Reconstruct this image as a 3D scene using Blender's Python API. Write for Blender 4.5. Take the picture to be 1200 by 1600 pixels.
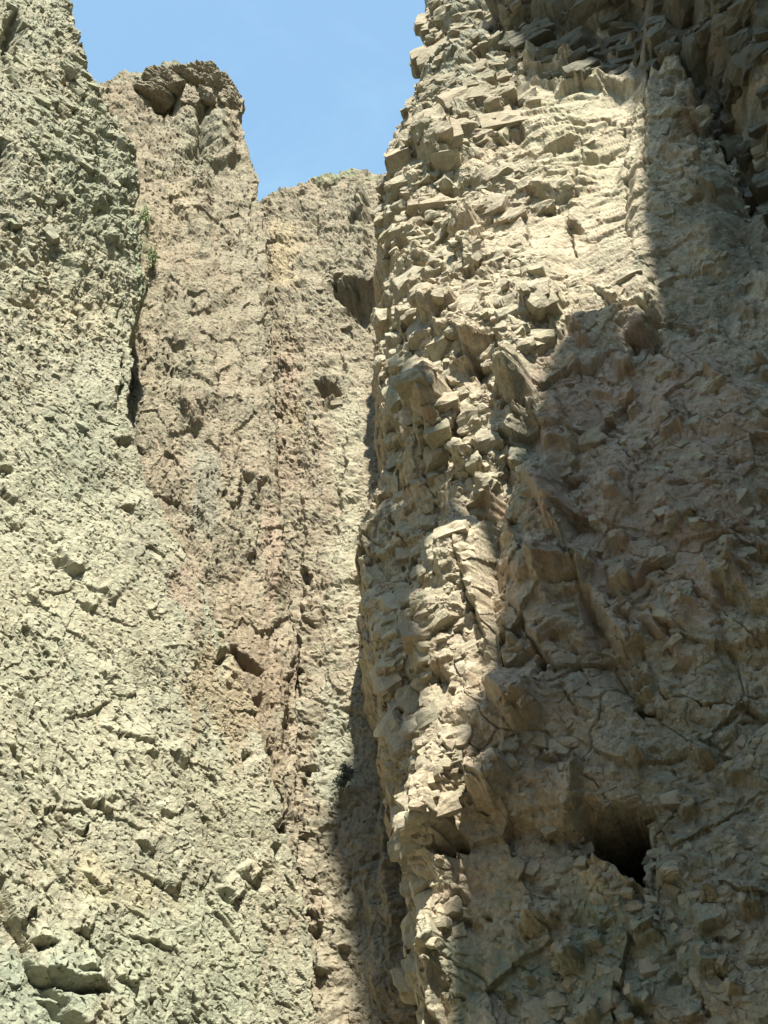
import bpy, math, random
import numpy as np
C = bpy.context.scene
for o in list(bpy.data.objects): bpy.data.objects.remove(o)
rad = math.radians

# ------------------------------------------------------------------ camera
PITCH = rad(33.0); CAM = np.array([0.0, 0.0, 1.7])
cam = bpy.data.cameras.new("camera"); cam.lens = 36.0; cam.sensor_width = 36.0; cam.sensor_height = 36.0
cam.sensor_fit = 'AUTO'; cam.clip_end = 5000
co = bpy.data.objects.new("camera", cam); C.collection.objects.link(co)
co.location = CAM; co.rotation_euler = (rad(90) + PITCH, 0, 0); C.camera = co

# ------------------------------------------------------------------ sun, sky, exposure
SUN_EL = 55.0; SUN_AZ = 4.5          # azimuth measured to the right of straight behind the camera
SUN = np.array([math.cos(rad(SUN_EL))*math.sin(rad(SUN_AZ)), -math.cos(rad(SUN_EL))*math.cos(rad(SUN_AZ)), math.sin(rad(SUN_EL))])
sl = bpy.data.lights.new("sun", 'SUN'); sl.energy = 4.8; sl.angle = rad(0.4); sl.color = (1.0, 0.95, 0.82)
so = bpy.data.objects.new("sun", sl); C.collection.objects.link(so)
so.rotation_euler = (rad(90 - SUN_EL), 0, rad(SUN_AZ))   # lamp points down its -Z, tilted so it comes from behind right
w = bpy.data.worlds.new("World"); C.world = w; w.use_nodes = True
wt = w.node_tree; wt.nodes.clear()
sky = wt.nodes.new('ShaderNodeTexSky'); sky.sky_type = 'NISHITA'; sky.sun_disc = False
sky.sun_elevation = rad(SUN_EL); sky.sun_rotation = rad(180 - SUN_AZ); sky.air_density = 1.0; sky.dust_density = 0.6; sky.ozone_density = 1.0
bg = wt.nodes.new('ShaderNodeBackground'); bg.inputs[1].default_value = 0.15
out = wt.nodes.new('ShaderNodeOutputWorld')
tc = wt.nodes.new('ShaderNodeTexCoord'); mp = wt.nodes.new('ShaderNodeMapping'); mp.inputs['Scale'].default_value = (2.2, 3.5, 5.0); mp.inputs['Location'].default_value = (.9, .3, 0)
nz = wt.nodes.new('ShaderNodeTexNoise'); nz.inputs['Scale'].default_value = 1.6; nz.inputs['Detail'].default_value = 7; nz.inputs['Roughness'].default_value = 0.62; nz.inputs['Distortion'].default_value = 0.5
rp = wt.nodes.new('ShaderNodeValToRGB'); rp.color_ramp.elements[0].position = 0.47; rp.color_ramp.elements[0].color = (.22, .22, .22, 1)
rp.color_ramp.elements[1].position = 0.72; rp.color_ramp.elements[1].color = (0.40, 0.40, 0.40, 1)
mx = wt.nodes.new('ShaderNodeMixRGB'); mx.inputs[2].default_value = (2.4, 3.1, 3.7, 1)
L_ = wt.links.new
L_(tc.outputs['Generated'], mp.inputs[0]); L_(mp.outputs[0], nz.inputs['Vector']); L_(nz.outputs['Fac'], rp.inputs[0])
L_(rp.outputs[0], mx.inputs[0]); L_(sky.outputs[0], mx.inputs[1]); tint = wt.nodes.new('ShaderNodeMixRGB'); tint.blend_type = 'MULTIPLY'; tint.inputs[0].default_value = 1; tint.inputs[2].default_value = (.76, .90, .87, 1)
L_(mx.outputs[0], tint.inputs[1]); L_(tint.outputs[0], bg.inputs[0]); L_(bg.outputs[0], out.inputs[0])
C.view_settings.view_transform = 'Standard'; C.view_settings.look = 'None'; C.view_settings.gamma = 1
C.view_settings.exposure = 1.36
C.cycles.max_bounces = 6; C.cycles.diffuse_bounces = 2

# ------------------------------------------------------------------ numpy noise
F = np.float32
def h32(ix, iy, seed):
    x = (ix.astype(np.int64) * 374761393 + iy.astype(np.int64) * 668265263 + seed * 982451653) & 0xffffffff
    x = ((x ^ (x >> 13)) * 1274126177) & 0xffffffff
    x = ((x ^ (x >> 16)) * 2246822519) & 0xffffffff
    x = x ^ (x >> 15)
    return x
def hr(h, k):                                   # k-th float 0..1 out of a hash
    x = ((h + k * 2654435761) & 0xffffffff); x = ((x ^ (x >> 15)) * 2246822519) & 0xffffffff; x = x ^ (x >> 13)
    x = (x * 3266489917) & 0xffffffff; x = x ^ (x >> 16)
    return (x & 0xffffff).astype(F) / F(0x1000000)
TN = {}
def vnoise(u, v, seed=0):                       # smooth value noise -1..1
    if seed not in TN: TN[seed] = np.random.default_rng(seed).random((256, 256)).astype(F) * 2 - 1
    T = TN[seed]
    iu = np.floor(u).astype(np.int32); iv = np.floor(v).astype(np.int32)
    fu = (u - iu).astype(F); fv = (v - iv).astype(F)
    fu = fu*fu*(3 - 2*fu); fv = fv*fv*(3 - 2*fv)
    a = iu & 255; b = iv & 255; a1 = (a + 1) & 255; b1 = (b + 1) & 255
    return (T[a, b]*(1-fu) + T[a1, b]*fu)*(1-fv) + (T[a, b1]*(1-fu) + T[a1, b1]*fu)*fv
def fbm(u, v, octv=4, seed=0, gain=0.5):
    s = 0; a = 1.0; n = 0
    for k in range(octv):
        s = s + a*vnoise(u*2**k + 17.3*k, v*2**k - 9.1*k, seed + k); n += a; a *= gain
    return s / n
def rot(u, v, deg):
    c, s = math.cos(rad(deg)), math.sin(rad(deg)); return u*c + v*s, -u*s + v*c
def cells(u, v, seed):
    """nearest jittered cell: hash, local dx, dy, F2-F1"""
    iu = np.floor(u).astype(np.int32); iv = np.floor(v).astype(np.int32)
    f1 = np.full(u.shape, 9, F); f2 = np.full(u.shape, 9, F)
    H = np.zeros(u.shape, np.int64); DX = np.zeros(u.shape, F); DY = np.zeros(u.shape, F)
    J = np.random.default_rng(seed).random((256, 256, 2)).astype(F)
    for a in (-1, 0, 1):
        for b in (-1, 0, 1):
            cu = iu + a; cv = iv + b
            j = J[cu & 255, cv & 255]
            dx = (u - cu - j[..., 0]).astype(F); dy = (v - cv - j[..., 1]).astype(F)
            d = dx*dx + dy*dy
            m = d < f1
            f2 = np.where(m, f1, np.minimum(f2, d)); f1 = np.where(m, d, f1)
            H = np.where(m, (cu & 0xffff).astype(np.int64)*65536 + (cv & 0xffff), H)
            DX = np.where(m, dx, DX); DY = np.where(m, dy, DY)
    H = h32(H >> 16, H & 0xffff, seed)
    return H, DX, DY, np.sqrt(f2) - np.sqrt(f1)
def blocks(u, v, su, sv, deg, off, tilt, seed, warp=0.35, down=0.0, crack=0.0):
    """fractured rock: each cell is a tilted plane of its own. su,sv = cell size in metres; returns metres"""
    u, v = rot(u, v, deg)
    wu = fbm(u/su*0.7, v/sv*0.7, 3, seed + 50)*warp*1.6; wv = fbm(u/su*0.7 + 40, v/sv*0.7, 3, seed + 60)*warp*1.6
    H, dx, dy, e = cells(u/su + wu, v/sv + wv, seed)
    r = (hr(H, 1) - .5)*2*off + ((hr(H, 2) - .5)*2*dx + ((hr(H, 3) - .5)*2 + down)*dy)*tilt
    if crack: r = r - crack*np.clip(1 - e/0.10, 0, 1)*(hr(H, 4) > .35)
    return r
def chunks(u, v, su, sv, deg, amp, seed, off=.5, tilt=1.0, down=-.25, fall=2.1, warp=.13, flat=.22):
    """rock built of flat-topped angular lumps that meet in V-shaped joints (upper envelope of truncated pyramids)"""
    u, v = rot(u, v, deg)
    wu = fbm(u/su*.9, v/sv*.9, 3, seed + 50)*warp*2; wv = fbm(u/su*.9 + 40, v/sv*.9, 3, seed + 60)*warp*2
    u = u/su + wu; v = v/sv + wv
    iu = np.floor(u).astype(np.int32); iv = np.floor(v).astype(np.int32)
    J = np.random.default_rng(seed).random((256, 256, 6)).astype(F); h = np.full(u.shape, -9, F)
    CA = np.cos(J[..., 2]*6.283); SA = np.sin(J[..., 2]*6.283)
    for a in (-1, 0, 1):
        for b in (-1, 0, 1):
            cu = (iu + a); cv = (iv + b); ca, cb = cu & 255, cv & 255
            dx = (u - cu - J[ca, cb, 0]).astype(F); dy = (v - cv - J[ca, cb, 1]).astype(F)
            c_, s_ = CA[ca, cb], SA[ca, cb]
            m = np.maximum(np.abs(dx*c_ + dy*s_), np.abs(dy*c_ - dx*s_)*1.25)
            h = np.maximum(h, (J[ca, cb, 3] - .5)*2*off + ((J[ca, cb, 4] - .5)*dx + ((J[ca, cb, 5] - .5) + down)*dy)*tilt - fall*np.maximum(m - flat, 0))
    return h*amp
def pits(u, v, su, sv, deg, depth, frac, seed):
    u, v = rot(u, v, deg)
    wu = vnoise(u/su*1.3, v/sv*1.3, seed + 5)*.35; wv = vnoise(u/su*1.3 + 9, v/sv*1.3, seed + 6)*.35
    H, dx, dy, e = cells(u/su + wu, v/sv + wv, seed)
    d = np.sqrt(dx*dx + dy*dy); R = .18 + .25*hr(H, 5)
    return -depth*(hr(H, 1) < frac)*np.clip((R - d)/R*2.2, 0, 1)*(.5 + hr(H, 2))

# ------------------------------------------------------------------ where a pixel's line of sight meets a plane
cp, sp_ = math.cos(PITCH), math.sin(PITCH)
def ray(px, py):
    cx = (np.asarray(px, float) - 600)/1600; cy = (800 - np.asarray(py, float))/1600
    return np.stack([cx, cp - cy*sp_, sp_ + cy*cp], -1)
def at(px, py, Y):
    d = ray(px, py); return CAM + d*(Y/d[..., 1])[..., None] if np.ndim(d) > 1 else CAM + d*(Y/d[1])
class Plane:
    def __init__(s, *pts):
        a, b, c = [at(*p) for p in pts]
        n = np.cross(b - a, c - a); n /= np.linalg.norm(n)
        if n[1] > 0: n = -n
        s.n = n; s.p = a
        s.u = np.cross([0, 0, 1.0], n); s.u /= np.linalg.norm(s.u)
        if s.u[0] < 0: s.u = -s.u
        s.v = np.cross(n, s.u);
        if s.v[2] < 0: s.v = -s.v
    def hit(s, px, py):
        d = ray(px, py); t = ((s.p - CAM) @ s.n) / (d @ s.n)
        return CAM + d*t[..., None]

def curve(pts):                                  # piecewise-linear function
    a = np.array(sorted(pts), float); return lambda q: np.interp(q, a[:, 0], a[:, 1])
def polydist(px, py, pts):
    """distance in px to a polyline, and signed side (+ = left of travel)"""
    best = np.full(px.shape, 1e9); side = np.zeros(px.shape); T = np.zeros(px.shape)
    n = len(pts) - 1
    for k in range(n):
        (x0, y0), (x1, y1) = pts[k], pts[k+1]
        dx, dy = x1 - x0, y1 - y0; L2 = dx*dx + dy*dy
        t = np.clip(((px - x0)*dx + (py - y0)*dy)/L2, 0, 1)
        qx = px - x0 - t*dx; qy = py - y0 - t*dy; d = np.hypot(qx, qy); m = d < best
        best = np.where(m, d, best); side = np.where(m, np.sign(dx*qy - dy*qx), side); T = np.where(m, (k + t)/n, T)
    return best, side, T
class Sculpt:
    def __init__(s, PX, PY, U, V, seed):
        s.h = np.zeros(PX.shape); s.c = np.zeros(PX.shape)      # c: deep cavities
        # shared wobble so that drawn features have broken edges
        s.x = PX + 9*fbm(U*1.6, V*1.6, 4, seed + 300) + 3*vnoise(U*7, V*7, seed + 310)
        s.y = PY + 9*fbm(U*1.6 + 31, V*1.6, 4, seed + 301) + 3*vnoise(U*7 + 5, V*7, seed + 311)
        s.mod = 0.75 + 0.5*fbm(U*.8, V*.8, 3, seed + 302)
    def box(s, pts, m):
        a = np.array(pts, float); x0, y0 = a.min(0) - m; x1, y1 = a.max(0) + m
        return np.nonzero((s.x > x0) & (s.x < x1) & (s.y > y0) & (s.y < y1))
    def crack(s, pts, wd, depth):
        """a joint: narrow gap, and the rock above it stands a little proud"""
        m = wd*5 + 12; I = s.box(pts, m); d, sd, T = polydist(s.x[I], s.y[I], pts)
        ww = wd*.62*(.35 + .65*np.sin(np.pi*np.clip(T*.94 + .03, 0, 1)))*np.clip(s.mod[I]*1.4 - .25, .3, 1.4)
        s.h[I] -= depth*np.clip(1.3 - d/ww*1.3, 0, 1)*s.mod[I]
        s.h[I] += depth*.32*np.where(sd < 0, np.exp(-d/(wd*2.2 + 5)), 0)*np.clip(np.minimum(T, 1-T)*5, 0, 1)*np.clip(d/2.0, 0, 1)
    def ridge(s, pts, wd, amp):
        I = s.box(pts, wd*2.2); d, _, T = polydist(s.x[I], s.y[I], pts)
        s.h[I] += amp*np.clip(1 - d/wd, 0, 1)*np.clip(np.minimum(T, 1-T)*6, 0, 1)
    def step(s, pts, h, decay, side=1, edge=5):
        """rock stands proud by h on one side of the line, falling off over decay px"""
        I = s.box(pts, decay*3); d, sd, T = polydist(s.x[I], s.y[I], pts)
        g = np.where(sd*side > 0, np.exp(-d/decay), np.clip(1 - d/edge, 0, 1))
        s.h[I] += h*g*np.clip(np.minimum(T, 1-T)*7, 0, 1)
    def hole(s, x, y, rx, ry, deg, depth, soft=.25):
        I = s.box([(x, y)], max(rx, ry)*1.5)
        a, b = rot(s.x[I] - x, s.y[I] - y, deg); r = np.sqrt((a/rx)**2 + (b/ry)**2)
        s.h[I] -= depth*np.clip((1 - r)/soft, 0, 1)
    def block(s, poly, h, gx=0, gy=0):
        """raised angular block: polygon, height and tilt (m per 100 px)"""
        I = s.box(poly, 8); x, y = s.x[I], s.y[I]
        ins = np.zeros(x.shape, bool); n = len(poly)
        for k in range(n):
            (x0, y0), (x1, y1) = poly[k], poly[(k+1) % n]
            c = ((y0 > y) != (y1 > y)) & (x < (x1 - x0)*(y - y0)/((y1 - y0) or 1e-9) + x0); ins ^= c
        d, _, _ = polydist(x, y, list(poly) + [poly[0]])
        cx, cy = np.mean(poly, 0)
        t = s.c if h < -1 else s.h
        t[I] += np.where(ins, np.clip(d/(9 if h < -1 else 5), 0, 1)*(h + gx*(x - cx)/100 + gy*(y - cy)/100), 0)

def grid_lines(a, b, core0, core1, step, outer):
    """sample positions: fine inside the part that the photograph shows, coarser beyond it"""
    L = [];
    L += list(np.arange(a, core0, outer)); L += list(np.arange(core0, core1, step)); L += list(np.arange(core1, b + outer, outer))
    return np.array(L)

def sheet(name, P, mat, cols=None, parent=None):
    """one mesh from a grid of points P[rows, cols, 3]; cols = dict of point colours"""
    nr, nc = P.shape[:2]
    me = bpy.data.meshes.new(name)
    me.vertices.add(nr*nc); me.vertices.foreach_set('co', P.reshape(-1).astype(F))
    i = np.arange(nr*nc).reshape(nr, nc)
    q = np.stack([i[:-1, :-1], i[1:, :-1], i[1:, 1:], i[:-1, 1:]], -1).reshape(-1, 4)
    me.loops.add(q.size); me.loops.foreach_set('vertex_index', q.reshape(-1).astype(np.int32))
    me.polygons.add(len(q)); me.polygons.foreach_set('loop_start', (np.arange(len(q))*4).astype(np.int32))
    me.update(calc_edges=True); me.shade_flat()
    if cols is not None:
        at_ = me.color_attributes.new('stain_shade', 'FLOAT_COLOR', 'POINT')
        at_.data.foreach_set('color', cols.reshape(-1).astype(F))
    me.materials.append(mat)
    o = bpy.data.objects.new(name, me); C.collection.objects.link(o)
    if parent: o.parent = parent
    return o
def tag(o, label=None, cat=None, group=None, kind=None):
    for k, v in (('label', label), ('category', cat), ('group', group), ('kind', kind)):
        if v: o[k] = v
    return o

# ------------------------------------------------------------------ materials
def rock_material(name, base, dark, warm, green, scale=1.0, bump=0.35, gmix=0.45, wmix=0.5):
    m = bpy.data.materials.new(name); m.use_nodes = True; t = m.node_tree; t.nodes.clear(); N = t.nodes.new; K = t.links.new
    o = N('ShaderNodeOutputMaterial'); b = N('ShaderNodeBsdfPrincipled'); K(b.outputs[0], o.inputs[0])
    b.inputs['Roughness'].default_value = .93; b.inputs['Specular IOR Level'].default_value = .18
    g = N('ShaderNodeTexCoord')
    def noise(sc, det=6, ro=.6, dist=0.0, vec=None):
        n = N('ShaderNodeTexNoise'); n.inputs['Scale'].default_value = sc; n.inputs['Detail'].default_value = det
        n.inputs['Roughness'].default_value = ro; n.inputs['Distortion'].default_value = dist
        K((vec or g.outputs['Object']), n.inputs['Vector']); return n.outputs['Fac']
    def ramp(src, p0, p1, c0=0, c1=1):
        r = N('ShaderNodeMapRange'); r.inputs[1].default_value = p0; r.inputs[2].default_value = p1; r.inputs[3].default_value = c0; r.inputs[4].default_value = c1
        K(src, r.inputs[0]); return r.outputs[0]
    def mix(fac, a, c, mode='MIX'):
        x = N('ShaderNodeMixRGB'); x.blend_type = mode
        for s_, v_ in ((0, fac), (1, a), (2, c)):
            if isinstance(v_, (int, float)): x.inputs[s_].default_value = v_
            elif isinstance(v_, tuple): x.inputs[s_].default_value = (*v_, 1)
            else: K(v_, x.inputs[s_])
        return x.outputs[0]
    mpv = N('ShaderNodeMapping'); mpv.inputs['Scale'].default_value = (1, 1, .22); K(g.outputs['Object'], mpv.inputs[0])
    c = mix(ramp(noise(.9*scale, 8, .65, .3), .35, .65), base, tuple(x*.82 for x in base))
    c = mix(ramp(noise(.23*scale, 5, .6, .5), .45, .62, 0, wmix), c, warm)
    c = mix(ramp(noise(.5*scale, 7, .7, .4, mpv.outputs[0]), .48, .66, 0, gmix), c, green)
    c = mix(ramp(noise(4.5*scale, 6, .7), .56, .72, 0, .45), c, dark)
    c = mix(ramp(noise(17*scale, 4, .7), .35, .7, 0, .35), c, tuple(min(.75, x*1.35) for x in base))
    v = N('ShaderNodeTexVoronoi'); v.inputs['Scale'].default_value = 3.2*scale; v.inputs['Randomness'].default_value = 1
    wv = N('ShaderNodeVectorMath'); wv.operation = 'MULTIPLY_ADD'
    nn = N('ShaderNodeTexNoise'); nn.inputs['Scale'].default_value = 3; nn.inputs['Detail'].default_value = 4; K(g.outputs['Object'], nn.inputs['Vector'])
    K(nn.outputs['Color'], wv.inputs[0]); wv.inputs[1].default_value = (.5, .5, .5); K(g.outputs['Object'], wv.inputs[2]); K(wv.outputs[0], v.inputs['Vector'])
    sep = N('ShaderNodeSeparateColor'); K(v.outputs['Color'], sep.inputs[0])
    c = mix(1.0, c, mix(ramp(sep.outputs[0], 0, 1), (.86, .86, .84), (1.12, 1.1, 1.06)), 'MULTIPLY')
    hue = N('ShaderNodeTexNoise'); hue.inputs['Scale'].default_value = 2.6*scale; hue.inputs['Detail'].default_value = 9; hue.inputs['Roughness'].default_value = .78; K(g.outputs['Object'], hue.inputs['Vector'])
    hs = N('ShaderNodeSeparateColor'); K(hue.outputs['Color'], hs.inputs[0])
    c = mix(ramp(hs.outputs[0], .52, .66, 0, .5), c, tuple(x*y for x, y in zip(base, (1.15, .92, .85))))
    c = mix(ramp(hs.outputs[1], .52, .66, 0, .5), c, tuple(x*y for x, y in zip(base, (.82, .98, .92))))
    c = mix(ramp(hs.outputs[2], .50, .70, 0, .45), c, tuple(x*1.3 for x in base))
    fs = N('ShaderNodeTexNoise'); fs.inputs['Scale'].default_value = 11*scale; fs.inputs['Detail'].default_value = 5; fs.inputs['Roughness'].default_value = .8; K(g.outputs['Object'], fs.inputs['Vector'])
    c = mix(1.0, c, mix(ramp(fs.outputs['Fac'], .3, .7), (.62, .62, .62), (1.35, 1.35, 1.35)), 'MULTIPLY')
    st = N('ShaderNodeVertexColor'); st.layer_name = 'stain_shade'
    # stain and shade
    c = mix(st.outputs['Alpha'], c, mix(1.0, st.outputs['Color'], mix(ramp(noise(7*scale, 5, .7), .3, .7), (.75, .75, .75), (1.2, 1.2, 1.2)), 'MULTIPLY'))
    K(c, b.inputs['Base Color'])
    add = N('ShaderNodeMath'); add.operation = 'ADD'
    K(ramp(noise(14*scale, 8, .72), .2, .8), add.inputs[0])
    v2 = N('ShaderNodeTexVoronoi'); v2.inputs['Scale'].default_value = 11*scale; K(wv.outputs[0], v2.inputs['Vector'])
    K(ramp(v2.outputs['Distance'], 0, .8, .35, 0), add.inputs[1])
    bm = N('ShaderNodeBump'); bm.inputs['Strength'].default_value = bump; bm.inputs['Distance'].default_value = .09
    K(add.outputs[0], bm.inputs['Height']); K(bm.outputs[0], b.inputs['Normal'])
    return m
M_left = rock_material('pale_rock', (.30, .29, .222), (.14, .135, .105), (.32, .275, .195), (.24, .26, .195), 1.0, .5)
M_mid = rock_material('ochre_rock', (.255, .225, .17), (.12, .105, .082), (.272, .213, .158), (.20, .203, .152), 1.0, .5)
M_right = rock_material('tan_rock', (.395, .348, .262), (.15, .125, .098), (.35, .28, .21), (.28, .29, .225), .8, .5, .30, .75)

def stain_shade_field(PX, PY, U, V, spots, seed):
    """mineral and lichen colours, and painted-in light and shade: spots = (x, y, rx, ry, deg, colour, strength)"""
    A = np.zeros(PX.shape); Cc = np.zeros(PX.shape + (3,)) + .3
    for k, (x, y, rx, ry, dg, col, st) in enumerate(spots):
        a, b = rot(PX - x, PY - y, dg); r = (a/rx)**2 + (b/ry)**2
        f = np.clip((np.exp(-r)*1.5 + 1.3*fbm(U*2.0 + k*7, V*.8, 5, seed + k, .65) - .55)*2.4, 0, 1)*np.clip(np.exp(-r)*3, 0, 1)*st
        f = np.clip(f, 0, .85); tot = np.maximum(A + f, 1e-6)
        Cc = np.where((f > 0)[..., None], (Cc*(A/tot)[..., None] + np.array(col)*.72*(f/tot)[..., None]), Cc); A = np.maximum(A, f)
    return np.concatenate([Cc, A[..., None]], -1)

def soft(h, k):                    # takes the stair-steps of the grid off slanting edges
    g = h.copy()
    g[:, 1:-1] = (1-k)*h[:, 1:-1] + k*.5*(h[:, :-2] + h[:, 2:]); f = g.copy()
    f[1:-1] = (1-k)*g[1:-1] + k*.5*(g[:-2] + g[2:]); return f
def build(name, plane, xs, ys, clampx=None, clampxl=None, clampy=None, rough=None, profile=None, sculpt=None, seed=0,
          edge_wobble=6, spots=(), mat=None, back=(1.0, .25), lateral=.35, back_k=None, steep=2.6, shift=1.0):
    PX, PY = np.meshgrid(xs, ys)
    PX = PX.astype(float); PY = PY.astype(float)
    qx, qy = PX.copy(), PY.copy()
    base0 = plane.hit(PX, PY)
    e = np.zeros(PX.shape)
    if clampy is not None:
        u0 = PX[0]/26.0
        top = clampy(PX) + (edge_wobble*(fbm(PX/55, PX*0, 4, seed + 90) + .45*vnoise(PX/7, PX*0 + 3, seed + 95)))
        e2 = np.maximum(0, top - PY); qy = np.maximum(PY, top)
    else: e2 = 0
    if clampx is not None:
        rx = clampx(qy) + edge_wobble*(1.1*fbm(qy/60, qy*0 + 7, 4, seed + 91) + .5*vnoise(qy/8, qy*0 + 1, seed + 96))
        e1 = np.maximum(0, PX - rx); qx = np.minimum(PX, rx)
    elif clampxl is not None:
        rx = clampxl(qy) + edge_wobble*(1.1*fbm(qy/60, qy*0 + 7, 4, seed + 91) + .5*vnoise(qy/8, qy*0 + 1, seed + 96))
        e1 = np.maximum(0, rx - PX); qx = np.maximum(PX, rx)
    else: e1 = 0
    B = plane.hit(qx, qy)
    rel = B - plane.p; U = (rel @ plane.u); V = (rel @ plane.v)
    mpp = np.linalg.norm(B - CAM, axis=-1)/1600.0
    kk = back_k(qy) if back_k is not None else back[0]*4
    U = U + (e1*mpp*kk)*(1 if clampx is not None else -1) + 0*U
    V = V + e2*mpp*2.5
    h = np.zeros(PX.shape)
    if profile is not None: h = h + profile(qx, qy, U, V)
    Uf, Vf = U.astype(F) + 100, V.astype(F) + 100
    macro, fine = rough(Uf, Vf, qx, qy)
    S = Sculpt(qx, qy, U.astype(F), V.astype(F), seed)
    if sculpt: sculpt(S)
    h = h + macro + S.h
    # no face steeper than the grid can carry: proud rock keeps a sloping flank
    gu = steep*np.abs(np.diff(PX, axis=1))*mpp[:, 1:]; gv = steep*np.abs(np.diff(PY, axis=0))*mpp[1:]
    for _ in range(14):
        h[:, 1:] = np.maximum(h[:, 1:], h[:, :-1] - gu); h[:, :-1] = np.maximum(h[:, :-1], h[:, 1:] - gu)
        h[1:] = np.maximum(h[1:], h[:-1] - gv); h[:-1] = np.maximum(h[:-1], h[1:] - gv)
    h = soft(h + S.c, .42); hf = h.astype(F)
    h = h + fine(Uf + .55*shift*hf, Vf + .8*shift*hf)           # small relief also changes with depth, so flanks are broken too
    h = soft(h, .08)
    lat1 = blocks(Uf + .5*hf, Vf + .6*hf, .45, .45, 0, .03, .14, seed + 21); lat2 = blocks(Uf + .5*hf, Vf + .6*hf, .4, .45, 0, .03, .14, seed + 22)
    P = B + plane.n*h[..., None] + plane.u*(lat1*lateral)[..., None] + plane.v*(lat2*lateral)[..., None]
    # beyond an outline the rock turns away from the viewer: a real flank or top, going back
    dist = np.linalg.norm(B - CAM, axis=-1); mpp = dist/1600.0
    hd = B - CAM; hd = hd*np.array([1, 1, 0]); hd /= np.linalg.norm(hd, axis=-1)[..., None]
    if clampx is not None or clampxl is not None:
        sgn = -1 if clampx is not None else 1
        k = back_k(qy) if back_k is not None else back[0]*4
        a = (e1*mpp)
        P = P + hd*(a*k)[..., None] + np.array([sgn, 0, 0])*(np.minimum(a*.12, .6))[..., None]
    if clampy is not None:
        a = e2*mpp
        P = P + hd*(a*2.5)[..., None] + np.array([0, 0, 1])*(a*.5)[..., None]
    cols = stain_shade_field(qx, qy, U.astype(F), V.astype(F), spots, seed + 500)
    return sheet(name, P, mat, cols), P

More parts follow.
